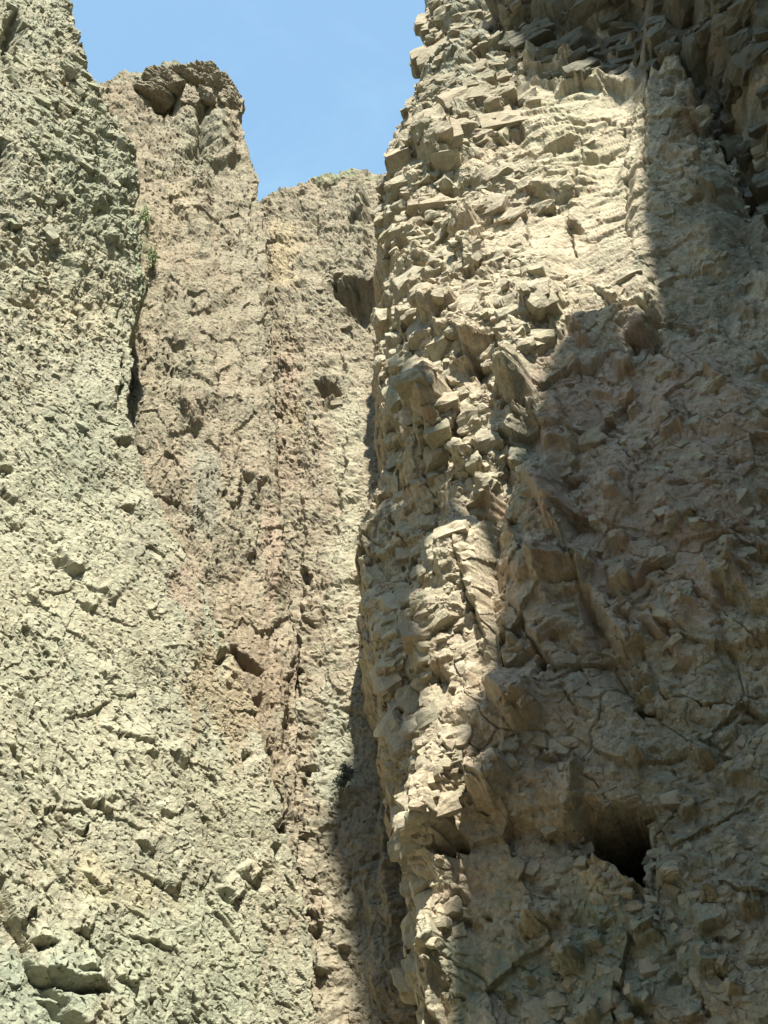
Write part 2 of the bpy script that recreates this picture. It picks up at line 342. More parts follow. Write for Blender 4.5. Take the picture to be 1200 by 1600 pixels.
def broken_rock(name, P, xs, ys, pl, region, sizes, out, seed, mat, parent, dip=12, spin=14, shape=(1.0, .62, .8), col=None, dusk=None):
    """angular blocks lodged in the face, one mesh: real undersides and gaps. region(px, py) = chance of keeping a block there"""
    rs = np.random.default_rng(seed); k = 5
    g = np.linspace(-1, 1, k + 1); A, B_ = np.meshgrid(g, g, indexing='ij'); o = np.ones_like(A)
    cube = np.concatenate([np.stack(q, -1).reshape(-1, 3) for q in ((o, A, B_), (-o, B_, A), (B_, o, A), (A, -o, B_), (A, B_, o), (B_, A, -o))])
    fq = []; n1 = k + 1
    for f in range(6):
        for a in range(k):
            for b in range(k):
                i0 = f*n1*n1 + a*n1 + b; fq.append((i0, i0 + n1, i0 + n1 + 1, i0 + 1))
    fq = np.array(fq); VV = []; SS = []
    want = sizes[2]; tries = 0; most = 40000 if want < 200 else want*8
    while len(VV) < want and tries < most:
        tries += 1
        i = rs.integers(0, len(ys)); j = rs.integers(0, len(xs)); x, y = xs[j], ys[i]
        if rs.random() > region(x, y): continue
        c = P[i, j]; s_ = sizes[0]*(sizes[1]/sizes[0])**(rs.random()**1.8)*np.linalg.norm(c - CAM)/26.0
        cor = np.array([[a, b, d] for a in (-1, 1) for b in (-1, 1) for d in (-1, 1)], float)*(1 + rs.uniform(-.36, .12, (8, 3)))
        u, v, w = (cube[:, 0] + 1)/2, (cube[:, 1] + 1)/2, (cube[:, 2] + 1)/2; q = 0
        for m, (a, b, d) in enumerate([(a, b, d) for a in (0, 1) for b in (0, 1) for d in (0, 1)]):
            q = q + (np.where(a, u, 1-u)*np.where(b, v, 1-v)*np.where(d, w, 1-w))[:, None]*cor[m]
        q = q*.90 + .13*q/np.linalg.norm(q, axis=1)[:, None]*1.15
        # a chipped corner or two
        for _ in range(5):
            n = rs.normal(size=3); n /= np.linalg.norm(n); d = rs.uniform(.72, 1.15); ex = np.maximum(q @ n - d, 0); q = q - ex[:, None]*n
        q = q*np.array(shape)*s_*.5*rs.uniform(.75, 1.3, 3)
        rz, rx, ry = rad(dip + rs.normal()*spin), rad(rs.normal()*9), rad(rs.normal()*9)
        ca, sa = math.cos(rz), math.sin(rz); q = q @ np.array([[ca, sa, 0], [-sa, ca, 0], [0, 0, 1]])
        ca, sa = math.cos(rx), math.sin(rx); q = q @ np.array([[1, 0, 0], [0, ca, sa], [0, -sa, ca]])
        ca, sa = math.cos(ry), math.sin(ry); q = q @ np.array([[ca, 0, -sa], [0, 1, 0], [sa, 0, ca]])
        W = c + pl.n*(s_*rs.uniform(*out)) + q[:, :1]*pl.u + q[:, 1:2]*pl.v + q[:, 2:]*pl.n
        VV.append(W); SS.append(s_)
    if not VV: return None
    V = np.array(VV); N = len(V); flat = V.reshape(-1, 3)
    a = (flat[:, 0] + .37*flat[:, 1]).astype(F); b = (flat[:, 2] - .41*flat[:, 1]).astype(F)
    cen = V.mean(1, keepdims=True); dr = (V - cen); dr /= np.linalg.norm(dr, axis=-1, keepdims=True)
    dis = (.06*fbm(a*3 + 50, b*3 + 50, 4, seed + 5) + blocks(a + 60, b + 60, .22, .15, 20, .014, .05, seed + 6)).reshape(N, -1)*np.clip(np.array(SS)/.45, .4, 1.3)[:, None]
    V = V + dr*dis[..., None]
    me = bpy.data.meshes.new(name); nv = V.shape[1]
    me.vertices.add(N*nv); me.vertices.foreach_set('co', V.reshape(-1).astype(F))
    Q = (fq[None] + (np.arange(N)*nv)[:, None, None]).reshape(-1, 4)
    me.loops.add(Q.size); me.loops.foreach_set('vertex_index', Q.reshape(-1).astype(np.int32))
    me.polygons.add(len(Q)); me.polygons.foreach_set('loop_start', (np.arange(len(Q))*4).astype(np.int32))
    me.update(calc_edges=True); me.shade_flat()
    at_ = me.color_attributes.new('stain_shade', 'FLOAT_COLOR', 'POINT'); cc = np.zeros((N, nv, 4), F)
    tone = rs.uniform(.78, 1.18, (N, 1, 1))*np.array([1, 1, 1]) + rs.normal(0, .02, (N, 1, 3))
    if col is not None: cc[:, :, :3] = np.array(col[:3])*tone; cc[:, :, 3] = col[3]
    else: cc[:, :, :3] = np.array([.36, .325, .24])*tone; cc[:, :, 3] = .55
    if dusk is not None: cc[:, :, :3] *= np.interp(V[:, :1, 2], dusk[0], dusk[1])[..., None]     # dimmed higher up, painting in the more grazing sun
    at_.data.foreach_set('color', cc.reshape(-1))
    me.materials.append(mat); ob = bpy.data.objects.new(name, me); C.collection.objects.link(ob); ob.parent = parent
    return ob

OCH = (.41, .335, .22); PINK = (.40, .315, .235); GRN = (.24, .36, .15); BLU = (.20, .25, .21); RED = (.30, .17, .10); PALE = (.55, .53, .39); GREY = (.34, .34, .28)

# ------------------------------------------------------------------ left cliff
PL_L = Plane((0, 1600, 16.5), (500, 1600, 20.8), (60, 100, 20.5))
def rough_L(U, V, px, py):
    top = np.clip((px*-.2 + 640 - py)/260, 0, 1)*np.clip((px - 40 + py*.25)/150, .25, 1)        # more broken up there
    calm = 1 - .5*np.clip((py - 620 + px*.3)/200, 0, 1)
    h = chunks(U, V, 3.8, 4.6, 20, .30, 11, fall=1.0)
    h += chunks(U, V, 1.5, 1.2, -40, .085, 12)*(.22 + 1.1*top)
    h += .22*fbm(U*.25, V*.2, 4, 71) + top*chunks(U, V, .8, .9, 10, .24, 18)
    def fine(U, V):
        fn = np.clip(.45 + 1.6*fbm(U*.4, V*.4, 4, 77), .05, 1)*calm
        g = chunks(U, V, .62, .40, -42, .018, 13)*(.1 + fn + 3.2*top) + chunks(U, V, .25, .19, -42, .013, 14)*(.25 + fn + 2.6*top)
        g += blocks(U, V, .8, .6, -40, .015, .07, 10, warp=.2) + blocks(U, V, .12, .09, -30, .008, .034, 15)*(1 + 1.8*top)
        m = np.clip(.4 + 1.8*fbm(U*.35, V*.35, 3, 70), 0, 1)
        g += pits(U, V, .50, .15, -48, .20, .08, 16)*m + pits(U, V, .26, .08, -48, .12, .14, 17)*(.1 + .9*m)*(1 + .5*top) + pits(U, V, .15, .07, -50, .07, .22, 9)
        return g + top*pits(U, V, .35, .55, 15, .35, .5, 19)
    return h, fine
xb_L = curve([(-400, 60), (0, 112), (60, 128), (118, 148), (170, 185), (230, 214), (330, 214), (440, 232), (520, 212), (650, 192), (740, 225),
              (860, 280), (1010, 350), (1100, 400), (1300, 442), (1450, 478), (1600, 495), (2100, 520)])
def sculpt_L(S):
    S.hole(22, 55, 18, 42, 10, .9); S.hole(4, 250, 12, 30, 0, .7); S.hole(57, 465, 14, 10, 0, .6); S.hole(12, 732, 16, 9, 10, .6)
    S.crack([(78, 850), (100, 880), (122, 895)], 8, .7); S.crack([(150, 920), (170, 945)], 8, .6); S.crack([(130, 905), (175, 950)], 4, .3)
    S.crack([(185, 640), (190, 560), (196, 470)], 9, .5); S.crack([(176, 650), (182, 600)], 7, .5); S.hole(190, 695, 12, 14, 0, .6)
    S.crack([(150, 1120), (180, 1140), (225, 1150), (235, 1160)], 6, .35); S.crack([(265, 1175), (290, 1195)], 7, .6)
    S.crack([(80, 1218), (92, 1245), (95, 1275), (105, 1300)], 5, .35); S.crack([(125, 1245), (160, 1258)], 6, .5); S.hole(177, 1248, 11, 5, 0, .5)
    S.crack([(210, 1310), (240, 1335)], 8, .6); S.crack([(165, 1272), (240, 1295)], 4, .25); S.crack([(130, 1305), (145, 1285)], 8, .5)
    S.crack([(265, 1372), (282, 1384)], 7, .6); S.crack([(345, 1380), (370, 1410)], 9, .8); S.crack([(375, 1355), (402, 1380)], 8, .7)
    S.crack([(36, 1450), (68, 1412)], 7, .5); S.crack([(110, 1450), (135, 1462)], 7, .5)
    S.crack([(48, 1470), (70, 1482), (90, 1478)], 9, .8); S.crack([(200, 1456), (245, 1470), (290, 1492)], 4, .25)
    S.crack([(56, 1512), (90, 1530), (130, 1540), (172, 1548)], 20, .8); S.crack([(75, 1556), (110, 1584), (130, 1610)], 12, .5)
    S.crack([(118, 1510), (145, 1520)], 7, .5); S.crack([(188, 1520), (215, 1540)], 7, .5)
    S.step([(0, 1365), (14, 1400), (25, 1440), (50, 1500), (100, 1560), (130, 1640)], -.25, 60, 1)
    S.crack([(225, 1490), (218, 1600)], 5, .3); S.crack([(290, 1515), (262, 1600)], 5, .3)
    for (x, y, r) in ((438, 1290, 13), (434, 1330, 10), (350, 1030, 14), (372, 1020, 10), (405, 1090, 14), (385, 1185, 9), (372, 880, 7)):
        S.hole(x, y, r*.8, r*1.1, 20, .7)
    rnd = random.Random(5)
    for k in range(45):                          # slanting joints that run down to the right
        x = rnd.uniform(0, 420); y = rnd.uniform(650, 1560); l = rnd.uniform(15, 60); a = rad(rnd.uniform(35, 65))
        S.crack([(x, y), (x + l*.5*math.cos(a) + rnd.uniform(-4, 4), y + l*.5*math.sin(a)), (x + l*math.cos(a), y + l*math.sin(a))], rnd.uniform(3, 6), rnd.uniform(.15, .4))
spots_L = [(120, 700, 120, 60, -35, (.36, .37, .27), .6), (60, 1050, 60, 120, 20, (.33, .38, .28), .5), (330, 1250, 90, 60, 30, (.40, .38, .27), .6), (180, 1380, 120, 40, 20, (.52, .47, .31), .6), (110, 480, 70, 70, 0, (.50, .44, .30), .5), (300, 1560, 120, 60, 0, (.34, .39, .30), .5), (200, 980, 60, 90, -30, (.50, .46, .33), .5), (20, 900, 200, 260, 0, PALE, .55), (150, 1150, 180, 140, 0, PALE, .5), (290, 930, 30, 70, 0, PINK, .8), (320, 780, 22, 70, 0, GREY, .6),
           (60, 1560, 110, 90, 0, (.36, .42, .33), .6), (230, 410, 22, 60, 0, GRN, .2), (100, 130, 25, 60, 0, OCH, .25), (250, 1480, 160, 120, 0, (.44, .47, .34), .5),
           (370, 1090, 70, 100, 0, (.42, .31, .19), .5), (160, 290, 90, 150, 0, (.32, .34, .24), .55)]
xs = grid_lines(-260, 620, -16, 540, 1.5, 9); ys = grid_lines(-330, 2080, -20, 1630, 1.5, 9)
kL = curve([(-400, 5), (300, 4), (450, 2.2), (620, 1.2), (750, .9), (900, .9), (1100, .6), (1600, .5), (2100, .5)])
xsL, ysL = xs, ys
left_cliff, PLF = build('cliff', PL_L, xs, ys, clampx=xb_L, rough=rough_L, sculpt=sculpt_L, seed=1, spots=spots_L, mat=M_left, back_k=kL)
tag(left_cliff, 'tall pale sunlit rock wall with slanting cracks, in front of the pinnacle', 'cliff')

# ------------------------------------------------------------------ pinnacle with the overhanging cap
PL_M = Plane((440, 1300, 21.6), (200, 150, 28.0), (410, 320, 28.0))
ytop_M = curve([(-100, 150), (100, 128), (150, 121), (190, 112), (232, 101), (252, 96), (312, 101), (345, 113), (372, 140), (384, 160), (395, 210), (420, 300)])
xr_M = curve([(-300, 360), (100, 352), (130, 366), (158, 382), (178, 372), (200, 380), (240, 400), (300, 410), (420, 418), (560, 425), (760, 440), (900, 452), (1050, 466), (1250, 460), (1400, 470), (1600, 490), (2100, 520)])
def rough_M(U, V, px, py):
    up = np.clip((330 - py)/150, 0, 1)
    h = chunks(U, V, 2.4, 4.6, 5, .34, 31, fall=1.1) + chunks(U, V, .95, 1.7, -8, .19, 32) + .35*fbm(U*.7, V*.12, 3, 73) + up*chunks(U, V, .9, .5, -12, .14, 38)
    rib = fbm(U*1.5, V*.10, 4, 68)                         # vertical fluting
    h = h + .28*(1 - up)*rib
    def fine(U, V):
        fn = np.clip(.5 + 1.5*fbm(U*.5, V*.25, 4, 67), .1, 1)
        g = chunks(U, V, .34, .70, 4, .07, 33)*(.25 + .8*fn) + chunks(U, V, .17, .30, 4, .036, 34)*(.3 + .7*fn)
        g += blocks(U, V, .7, 1.1, 0, .03, .12, 30, warp=.2) + blocks(U, V, .10, .12, 0, .014, .05, 35)
        m = np.clip(.35 + 1.8*fbm(U*.5, V*.25, 3, 72), 0, 1)
        return g + pits(U, V, .17, .5, 5, .2, .20, 36)*m + pits(U, V, .11, .26, 5, .10, .3, 37)*(.1 + m*.8)
    return h, fine
def sculpt_M(S):
    S.hole(262, 155, 26, 18, 25, 1.6, .5); S.hole(318, 170, 14, 16, 0, 1.2); S.hole(316, 205, 8, 30, 6, 1.2, .5)
    S.ridge([(345, 175), (345, 230)], 26, .55); S.step([(318, 232), (345, 240), (375, 232)], .45, 30, -1)
    S.hole(300, 238, 12, 7, -20, .6); S.crack([(298, 280), (318, 290)], 8, .6)
    S.crack([(260, 308), (290, 332), (300, 345)], 6, .6); S.hole(262, 450, 6, 16, 10, .7)
    S.crack([(268, 610), (282, 640), (305, 665)], 9, .9); S.crack([(300, 580), (330, 605)], 7, .6); S.crack([(255, 520), (290, 540)], 7, .5)
    S.hole(388, 750, 14, 12, 20, 1.0); S.hole(412, 765, 7, 16, 0, .9); S.hole(412, 470, 8, 18, 0, .8); S.hole(302, 475, 7, 12, 0, .6)
    S.block([(350, 1014), (368, 1008), (386, 1022), (412, 1040), (404, 1054), (384, 1044), (368, 1032)], -1.2); S.hole(362, 1062, 9, 16, 0, 1.0); S.hole(405, 1088, 11, 10, 0, 1.1)
    S.crack([(280, 915), (284, 950)], 6, .6); S.hole(414, 590, 5, 14, 0, .6)
    S.crack([(440, 1160), (455, 1060), (468, 1000)], 6, .7); S.crack([(418, 300), (420, 420), (417, 560), (425, 700)], 5, .6)
    S.hole(437, 1320, 10, 26, 8, 1.2); S.hole(450, 1345, 14, 6, 30, .8)
    rnd = random.Random(9)
    for k in range(60):
        x = rnd.uniform(220, 450); y = rnd.uniform(380, 1280); l = rnd.uniform(20, 80)
        S.crack([(x, y), (x + rnd.uniform(-5, 5), y + l*.5), (x + rnd.uniform(-8, 8), y + l)], rnd.uniform(3, 5.5), rnd.uniform(.15, .4))
spots_M = [(425, 880, 16, 80, 0, PINK, .9), (290, 930, 24, 60, 0, PINK, .6), (270, 330, 40, 60, 0, (.47, .40, .28), .6), (370, 940, 50, 60, 0, (.40, .33, .235), .6),
           (320, 760, 28, 90, 0, (.34, .33, .26), .7), (225, 350, 14, 60, 0, (.30, .40, .22), .3), (280, 110, 110, 22, 0, (.28, .30, .22), .65), (400, 1060, 60, 90, 0, (.30, .23, .165), .65),
           (395, 520, 30, 200, 0, (.38, .34, .25), .5), (400, 1200, 60, 120, 0, (.40, .31, .20), .5), (310, 210, 40, 60, 0, (.32, .33, .24), .4)]
xs = grid_lines(60, 640, 130, 500, 1.5, 6); ys = grid_lines(40, 2080, 84, 1400, 1.5, 8)
pin, _ = build('rock_pinnacle', PL_M, xs, ys, clampx=xr_M, clampy=ytop_M, rough=rough_M, sculpt=sculpt_M, seed=2, edge_wobble=4, spots=spots_M, mat=M_mid,
               back_k=curve([(-300, 4), (600, 4), (1000, 2), (1300, .8), (2100, .5)]))
tag(pin, 'sunlit rock pinnacle with an overhanging dark cap, standing against the sky behind the left cliff', 'rock pinnacle')

# ------------------------------------------------------------------ back wall of the gully
PL_B = Plane((470, 1300, 21.9), (570, 1300, 21.7), (500, 270, 31.0))
ytop_B = curve([(300, 330), (415, 306), (450, 287), (480, 276), (500, 271), (540, 266), (585, 262), (640, 262), (800, 250)])
def rough_B(U, V, px, py):
    up = np.clip((450 - py)/150, 0, 1)
    sm = np.clip((px - 470)/60, 0, 1)*np.clip((py - 480)/60, 0, 1)*np.clip((1300 - py)/100, 0, 1)
    h = chunks(U, V, 2.6, 3.8, 0, .34, 51, fall=1.0) + chunks(U, V, 1.1, 1.6, 10, .20, 52)*(1 - .3*sm) + up*chunks(U, V, .8, .35, -5, .12, 58)
    h += blocks(U, V, 3.0, 1.7, -6, .04, .12, 66, warp=.4, down=-.2) + .22*fbm(U*1.1, V*.12, 4, 65)     # ledges and fluting
    def fine(U, V):
        g = chunks(U, V, .42, .50, 10, .08, 53)*(1 - .45*sm) + chunks(U, V, .19, .20, 10, .046, 54)*(1 - .3*sm) + blocks(U, V, .11, .10, 0, .014, .05, 55)
        m = np.clip(.3 + 1.8*fbm(U*.6, V*.3, 3, 74), 0, 1)*(1 - .7*sm)
        return g + pits(U, V, .22, .42, 10, .18, .24, 56)*m + pits(U, V, .13, .2, 10, .10, .25, 57)*(.1 + .8*m)
    return h, fine
def sculpt_B(S):
    S.block([(512, 452), (520, 438), (540, 432), (562, 434), (590, 450), (590, 492), (562, 494), (540, 480), (522, 466)], -1.5)
    S.block([(490, 602), (506, 588), (526, 592), (524, 606), (508, 612), (500, 622)], -1.3); S.hole(512, 622, 12, 12, 0, .8); S.crack([(535, 545), (538, 580), (520, 600)], 8, .8)
    S.hole(508, 285, 20, 8, 10, .9); S.crack([(495, 315), (498, 370)], 7, .5); S.hole(556, 350, 14, 12, 0, .6); S.step([(560, 280), (572, 420)], .5, 30, 1)
    S.block([(424, 1022), (440, 1028), (464, 1042), (462, 1056), (430, 1056)], -1.3); S.hole(435, 1015, 8, 12, 0, .9); S.hole(462, 1048, 12, 6, 0, .8)
    S.hole(480, 900, 6, 14, 0, .8); S.hole(472, 925, 8, 8, 0, .7); S.crack([(500, 830), (498, 870)], 6, .6)
    S.crack([(470, 760), (474, 860), (468, 980), (462, 1100), (455, 1180)], 6, .7); S.crack([(540, 640), (532, 760), (520, 860)], 6, .5)
    S.hole(490, 1450, 8, 26, 4, 1.2); S.hole(492, 1390, 10, 7, 0, .9); S.hole(480, 1448, 12, 6, 20, .7); S.crack([(496, 1400), (505, 1440)], 6, .6)
    S.crack([(510, 1472), (545, 1476)], 7, .7); S.crack([(490, 1515), (530, 1508)], 8, .7); S.crack([(470, 1420), (500, 1440)], 5, .5)
    S.step([(560, 1340), (575, 1420), (590, 1600)], .3, 60, -1)
    S.crack([(592, 1230), (592, 1330), (600, 1420), (612, 1560)], 7, 1.0); S.crack([(550, 1350), (540, 1390)], 6, .5)
spots_B = [(452, 580, 18, 60, 0, PINK, .9), (455, 640, 22, 30, 0, OCH, .7), (425, 870, 18, 90, 0, PINK, .9), (450, 720, 22, 50, 0, PINK, .5), (445, 390, 30, 60, 0, (.55, .44, .28), .5),
           (560, 1330, 50, 60, 0, (.34, .29, .23), .35), (540, 800, 30, 300, 0, PALE, .4), (520, 1150, 60, 120, 0, (.42, .46, .36), .4), (520, 272, 90, 10, 0, (.28, .33, .2), .6), (560, 460, 50, 40, 0, (.27, .24, .19), .5)]
xs = grid_lines(330, 760, 395, 640, 1.5, 6); ys = grid_lines(190, 2080, 255, 1625, 1.5, 8)
xsB, ysB = xs, ys
backw, PBK = build('cliff', PL_B, xs, ys, clampy=ytop_B, rough=rough_B, sculpt=sculpt_B, seed=3, edge_wobble=4, spots=spots_B, mat=M_mid)
tag(backw, 'narrow pinkish wall closing the gully, round dark hollow near its top', 'cliff')

# ------------------------------------------------------------------ right cliff
PL_R = Plane((600, 880, 18.0), (1180, 880, 15.4), (700, 100, 21.2))
xe_R0 = curve([(-400, 690), (0, 662), (80, 652), (130, 637), (180, 612), (225, 600), (270, 586), (340, 580), (430, 573), (500, 568), (600, 575), (640, 572), (700, 560), (800, 545), (880, 539),
              (930, 545), (1000, 556), (1050, 562), (1150, 571), (1200, 578), (1350, 596), (1450, 604), (1600, 612), (2100, 630)])
xe_R = lambda q: xe_R0(q) - 12
rows_R = {   # row: list of (x, metres towards the viewer); the first column is the outline
 -200: [(0, -1.2), (40, -.2), (110, .3), (150, .2), (310, .1), (345, .3), (370, 1.2), (520, 1.5)],
 60: [(0, -1.1), (25, -.2), (80, .2), (115, -.3), (150, -.9), (330, -.9), (358, -.3), (372, .6), (540, 1.2)],
 180: [(0, -1.1), (40, -.1), (90, .3), (150, .0), (180, -.5), (385, -.6), (400, .3), (470, .6), (530, -.2), (590, .3)],
 300: [(0, -1.0), (25, -.2), (80, .4), (130, .0), (180, .3), (250, -.1), (415, -.15), (430, .35), (540, .6), (590, -.2), (640, .2)],
 450: [(0, -1.5), (28, -1.0), (48, .0), (110, .35), (190, .5), (290, .45), (320, .0), (440, .35), (480, -.1), (640, .2)],
 570: [(0, -1.6), (35, -.9), (55, .1), (120, .65), (190, .6), (260, .8), (290, .3), (400, .3), (640, .2)],
 670: [(0, -1.6), (40, -1.2), (62, -.4), (85, .55), (130, .8), (145, .1), (210, .5), (255, .9), (275, .2), (400, .4), (640, .3)],
 770: [(0, -1.5), (50, -1.1), (92, -.9), (130, -.4), (165, .2), (230, .5), (245, -.2), (285, .5), (320, .6), (350, .0), (420, .5), (640, .3)],
 850: [(0, -1.4), (60, -1.0), (100, -.8), (150, -.3), (168, .45), (225, .3), (240, -.3), (300, .5), (345, .5), (365, -.2), (420, .4), (650, .3)],
 950: [(0, -1.4), (14, -.9), (50, -.5), (90, -.6), (105, .1), (150, .3), (215, .4), (232, -.3), (320, .5), (370, .4), (390, -.1), (460, .4), (650, .3)],
 1080: [(0, -1.7), (25, -1.0), (70, -.6), (110, -.3), (130, .3), (185, .3), (200, .0), (290, .3), (400, .2), (640, .1)],
 1200: [(0, -1.8), (25, -1.1), (65, -.5), (80, .2), (120, .5), (170, .2), (240, .4), (300, -.1), (400, .2), (620, .1)],
 1290: [(0, -1.8), (20, -1.2), (40, -.2), (60, .5), (110, .6), (125, .0), (160, -.2), (300, .0), (600, .1)],
 1400: [(0, -1.7), (28, -.9), (60, -.5), (90, -.2), (200, -.1), (600, .1)],
 1600: [(0, -1.7), (25, -1.0), (48, -.1), (70, -.4), (200, -.1), (580, .2)],
 2100: [(0, -1.6), (40, -.5), (200, .0), (600, .3)]}
def profile_R(px, py, U, V):
    ks = sorted(rows_R); sx = px - xe_R(py)
    sx = sx + 8*fbm(U*.8, V*.5, 3, 400)
    py = py + 28*fbm(U*.5 + 9, V*.5, 3, 401)
    prof = [np.interp(sx, [a for a, _ in rows_R[k]], [b for _, b in rows_R[k]]) for k in ks]
    out = np.zeros(px.shape)
    for i in range(len(ks) - 1):
        m = (py >= ks[i]) & (py < ks[i+1]); t = (py - ks[i])/(ks[i+1] - ks[i]); t = t*t*(3 - 2*t)
        out = np.where(m, prof[i]*(1 - t) + prof[i+1]*t, out)
    out = np.where(py < ks[0], prof[0], out)
    # the overhanging band across the top: bulges out towards the viewer as it rises
    oy = np.interp(px, [600, 700, 780, 800, 930, 1000, 1015, 1080, 1150, 1250], [-300, -90, 20, 52, 50, 40, 40, 75, 200, 300]) + 10*vnoise(U*1.2, V*0, 402)
    up = np.clip(oy - py, 0, 400)
    out = out + np.clip(up/50, 0, 1)*np.clip((px - 700)/80, 0, 1)*.8 + up*.006*np.clip((px - 720)/80, .1, 1)
    return out
def rough_R(U, V, px, py):
    bed = np.clip((px - 780)/40, 0, 1)*np.clip((1030 - px)/20, 0, 1)*np.clip((480 - py)/80, 0, 1)*np.clip((py - 80)/20, 0, 1)
    low = np.clip((py - 1250)/150, 0, 1)*np.clip((px - 700)/60, 0, 1)
    leftp = np.clip((800 - px)/120, 0, 1)*np.clip((1000 - py)/300, .3, 1)
    top = np.clip((110 - py)/30, 0, 1)*np.clip((px - 740)/60, 0, 1) + np.clip((px - 1030)/60, 0, 1)*np.clip((500 - py)/200, 0, 1)
    face = np.clip(.55 + 1.6*fbm(U*.35 + 3, V*.35, 4, 78), .15, 1)      # some faces are smoother than others
    h = chunks(U, V, 2.1, 2.8, 25, .32, 81, fall=1.4)*(1 - .6*bed)
    h += chunks(U, V, 1.0, 1.2, 22, .20, 82, fall=2.6, flat=.28, tilt=1.2, down=-.35)*(1 - .75*bed)*(1 - .4*low)*(.75 + .85*leftp)
    h += top*chunks(U, V, 1.3, .9, 12, .30, 88, down=.2, tilt=1.2, flat=.30)
    h += .12*fbm(U*.6, V*.6, 4, 76)
    h += bed*((.3 + np.clip(1.2*vnoise(U*.5, V*.7, 63) + .4, 0, 1))*(blocks(U, V, 1.7, .85, 9, .07, .10, 86, warp=.10, down=-.5, crack=.05) + blocks(U, V, 1.3, .34, 6, .04, .03, 62, warp=.12, down=-.9, crack=.12)) + .14*fbm(U*.8, V*.8, 3, 93))
    def fine(U, V):
        g = chunks(U, V, .48, .46, 20, .075, 83, fall=2.6, flat=.28, tilt=1.3, down=-.4)*(1 - .85*bed)*(.45 + .5*top + .65*face)*(1 - .25*low)
        g += chunks(U, V, .23, .21, 15, .036, 84, fall=2.8, flat=.28, tilt=1.6, down=-.5)*(.4 + .4*leftp + .5*top + .5*face)*(1 - .7*bed)
        g += blocks(U, V, .11, .10, 10, .010, .038, 85)*(1 - .6*bed)
        g += blocks(U, V, 1.3, 1.5, 30, .08, .16, 79, warp=.15, down=-.3)*(1 - bed)
        g += bed*(blocks(U, V, .8, .5, 30, .01, .04, 87, warp=.15) + .02*fbm(U*3, V*6, 3, 61))
        a, b = rot(U, V, 35); w1 = fbm(a*.6, b*.6, 4, 94)*.5
        H, _, _, e = cells(a/1.5 + w1, b/2.6 + w1, 95)          # long joints that link up
        g -= .10*np.clip(1 - e/.022, 0, 1)*np.clip(.5 + 2*vnoise(U*.5, V*.5, 96), 0, 1)*(1 - bed)
        m = np.clip(.1 + 1.6*fbm(U*.4, V*.4, 3, 75), 0, 1)
        g += pits(U, V, .75, .40, 25, .55, .30, 97)*leftp*(1 - bed) + pits(U, V, .42, .26, 20, .28, .28, 98)*(.25 + .75*leftp)*(1 - bed)
        return g + pits(U, V, .34, .3, 30, .14, .3, 89)*m*(1 - bed)
    return h, fine
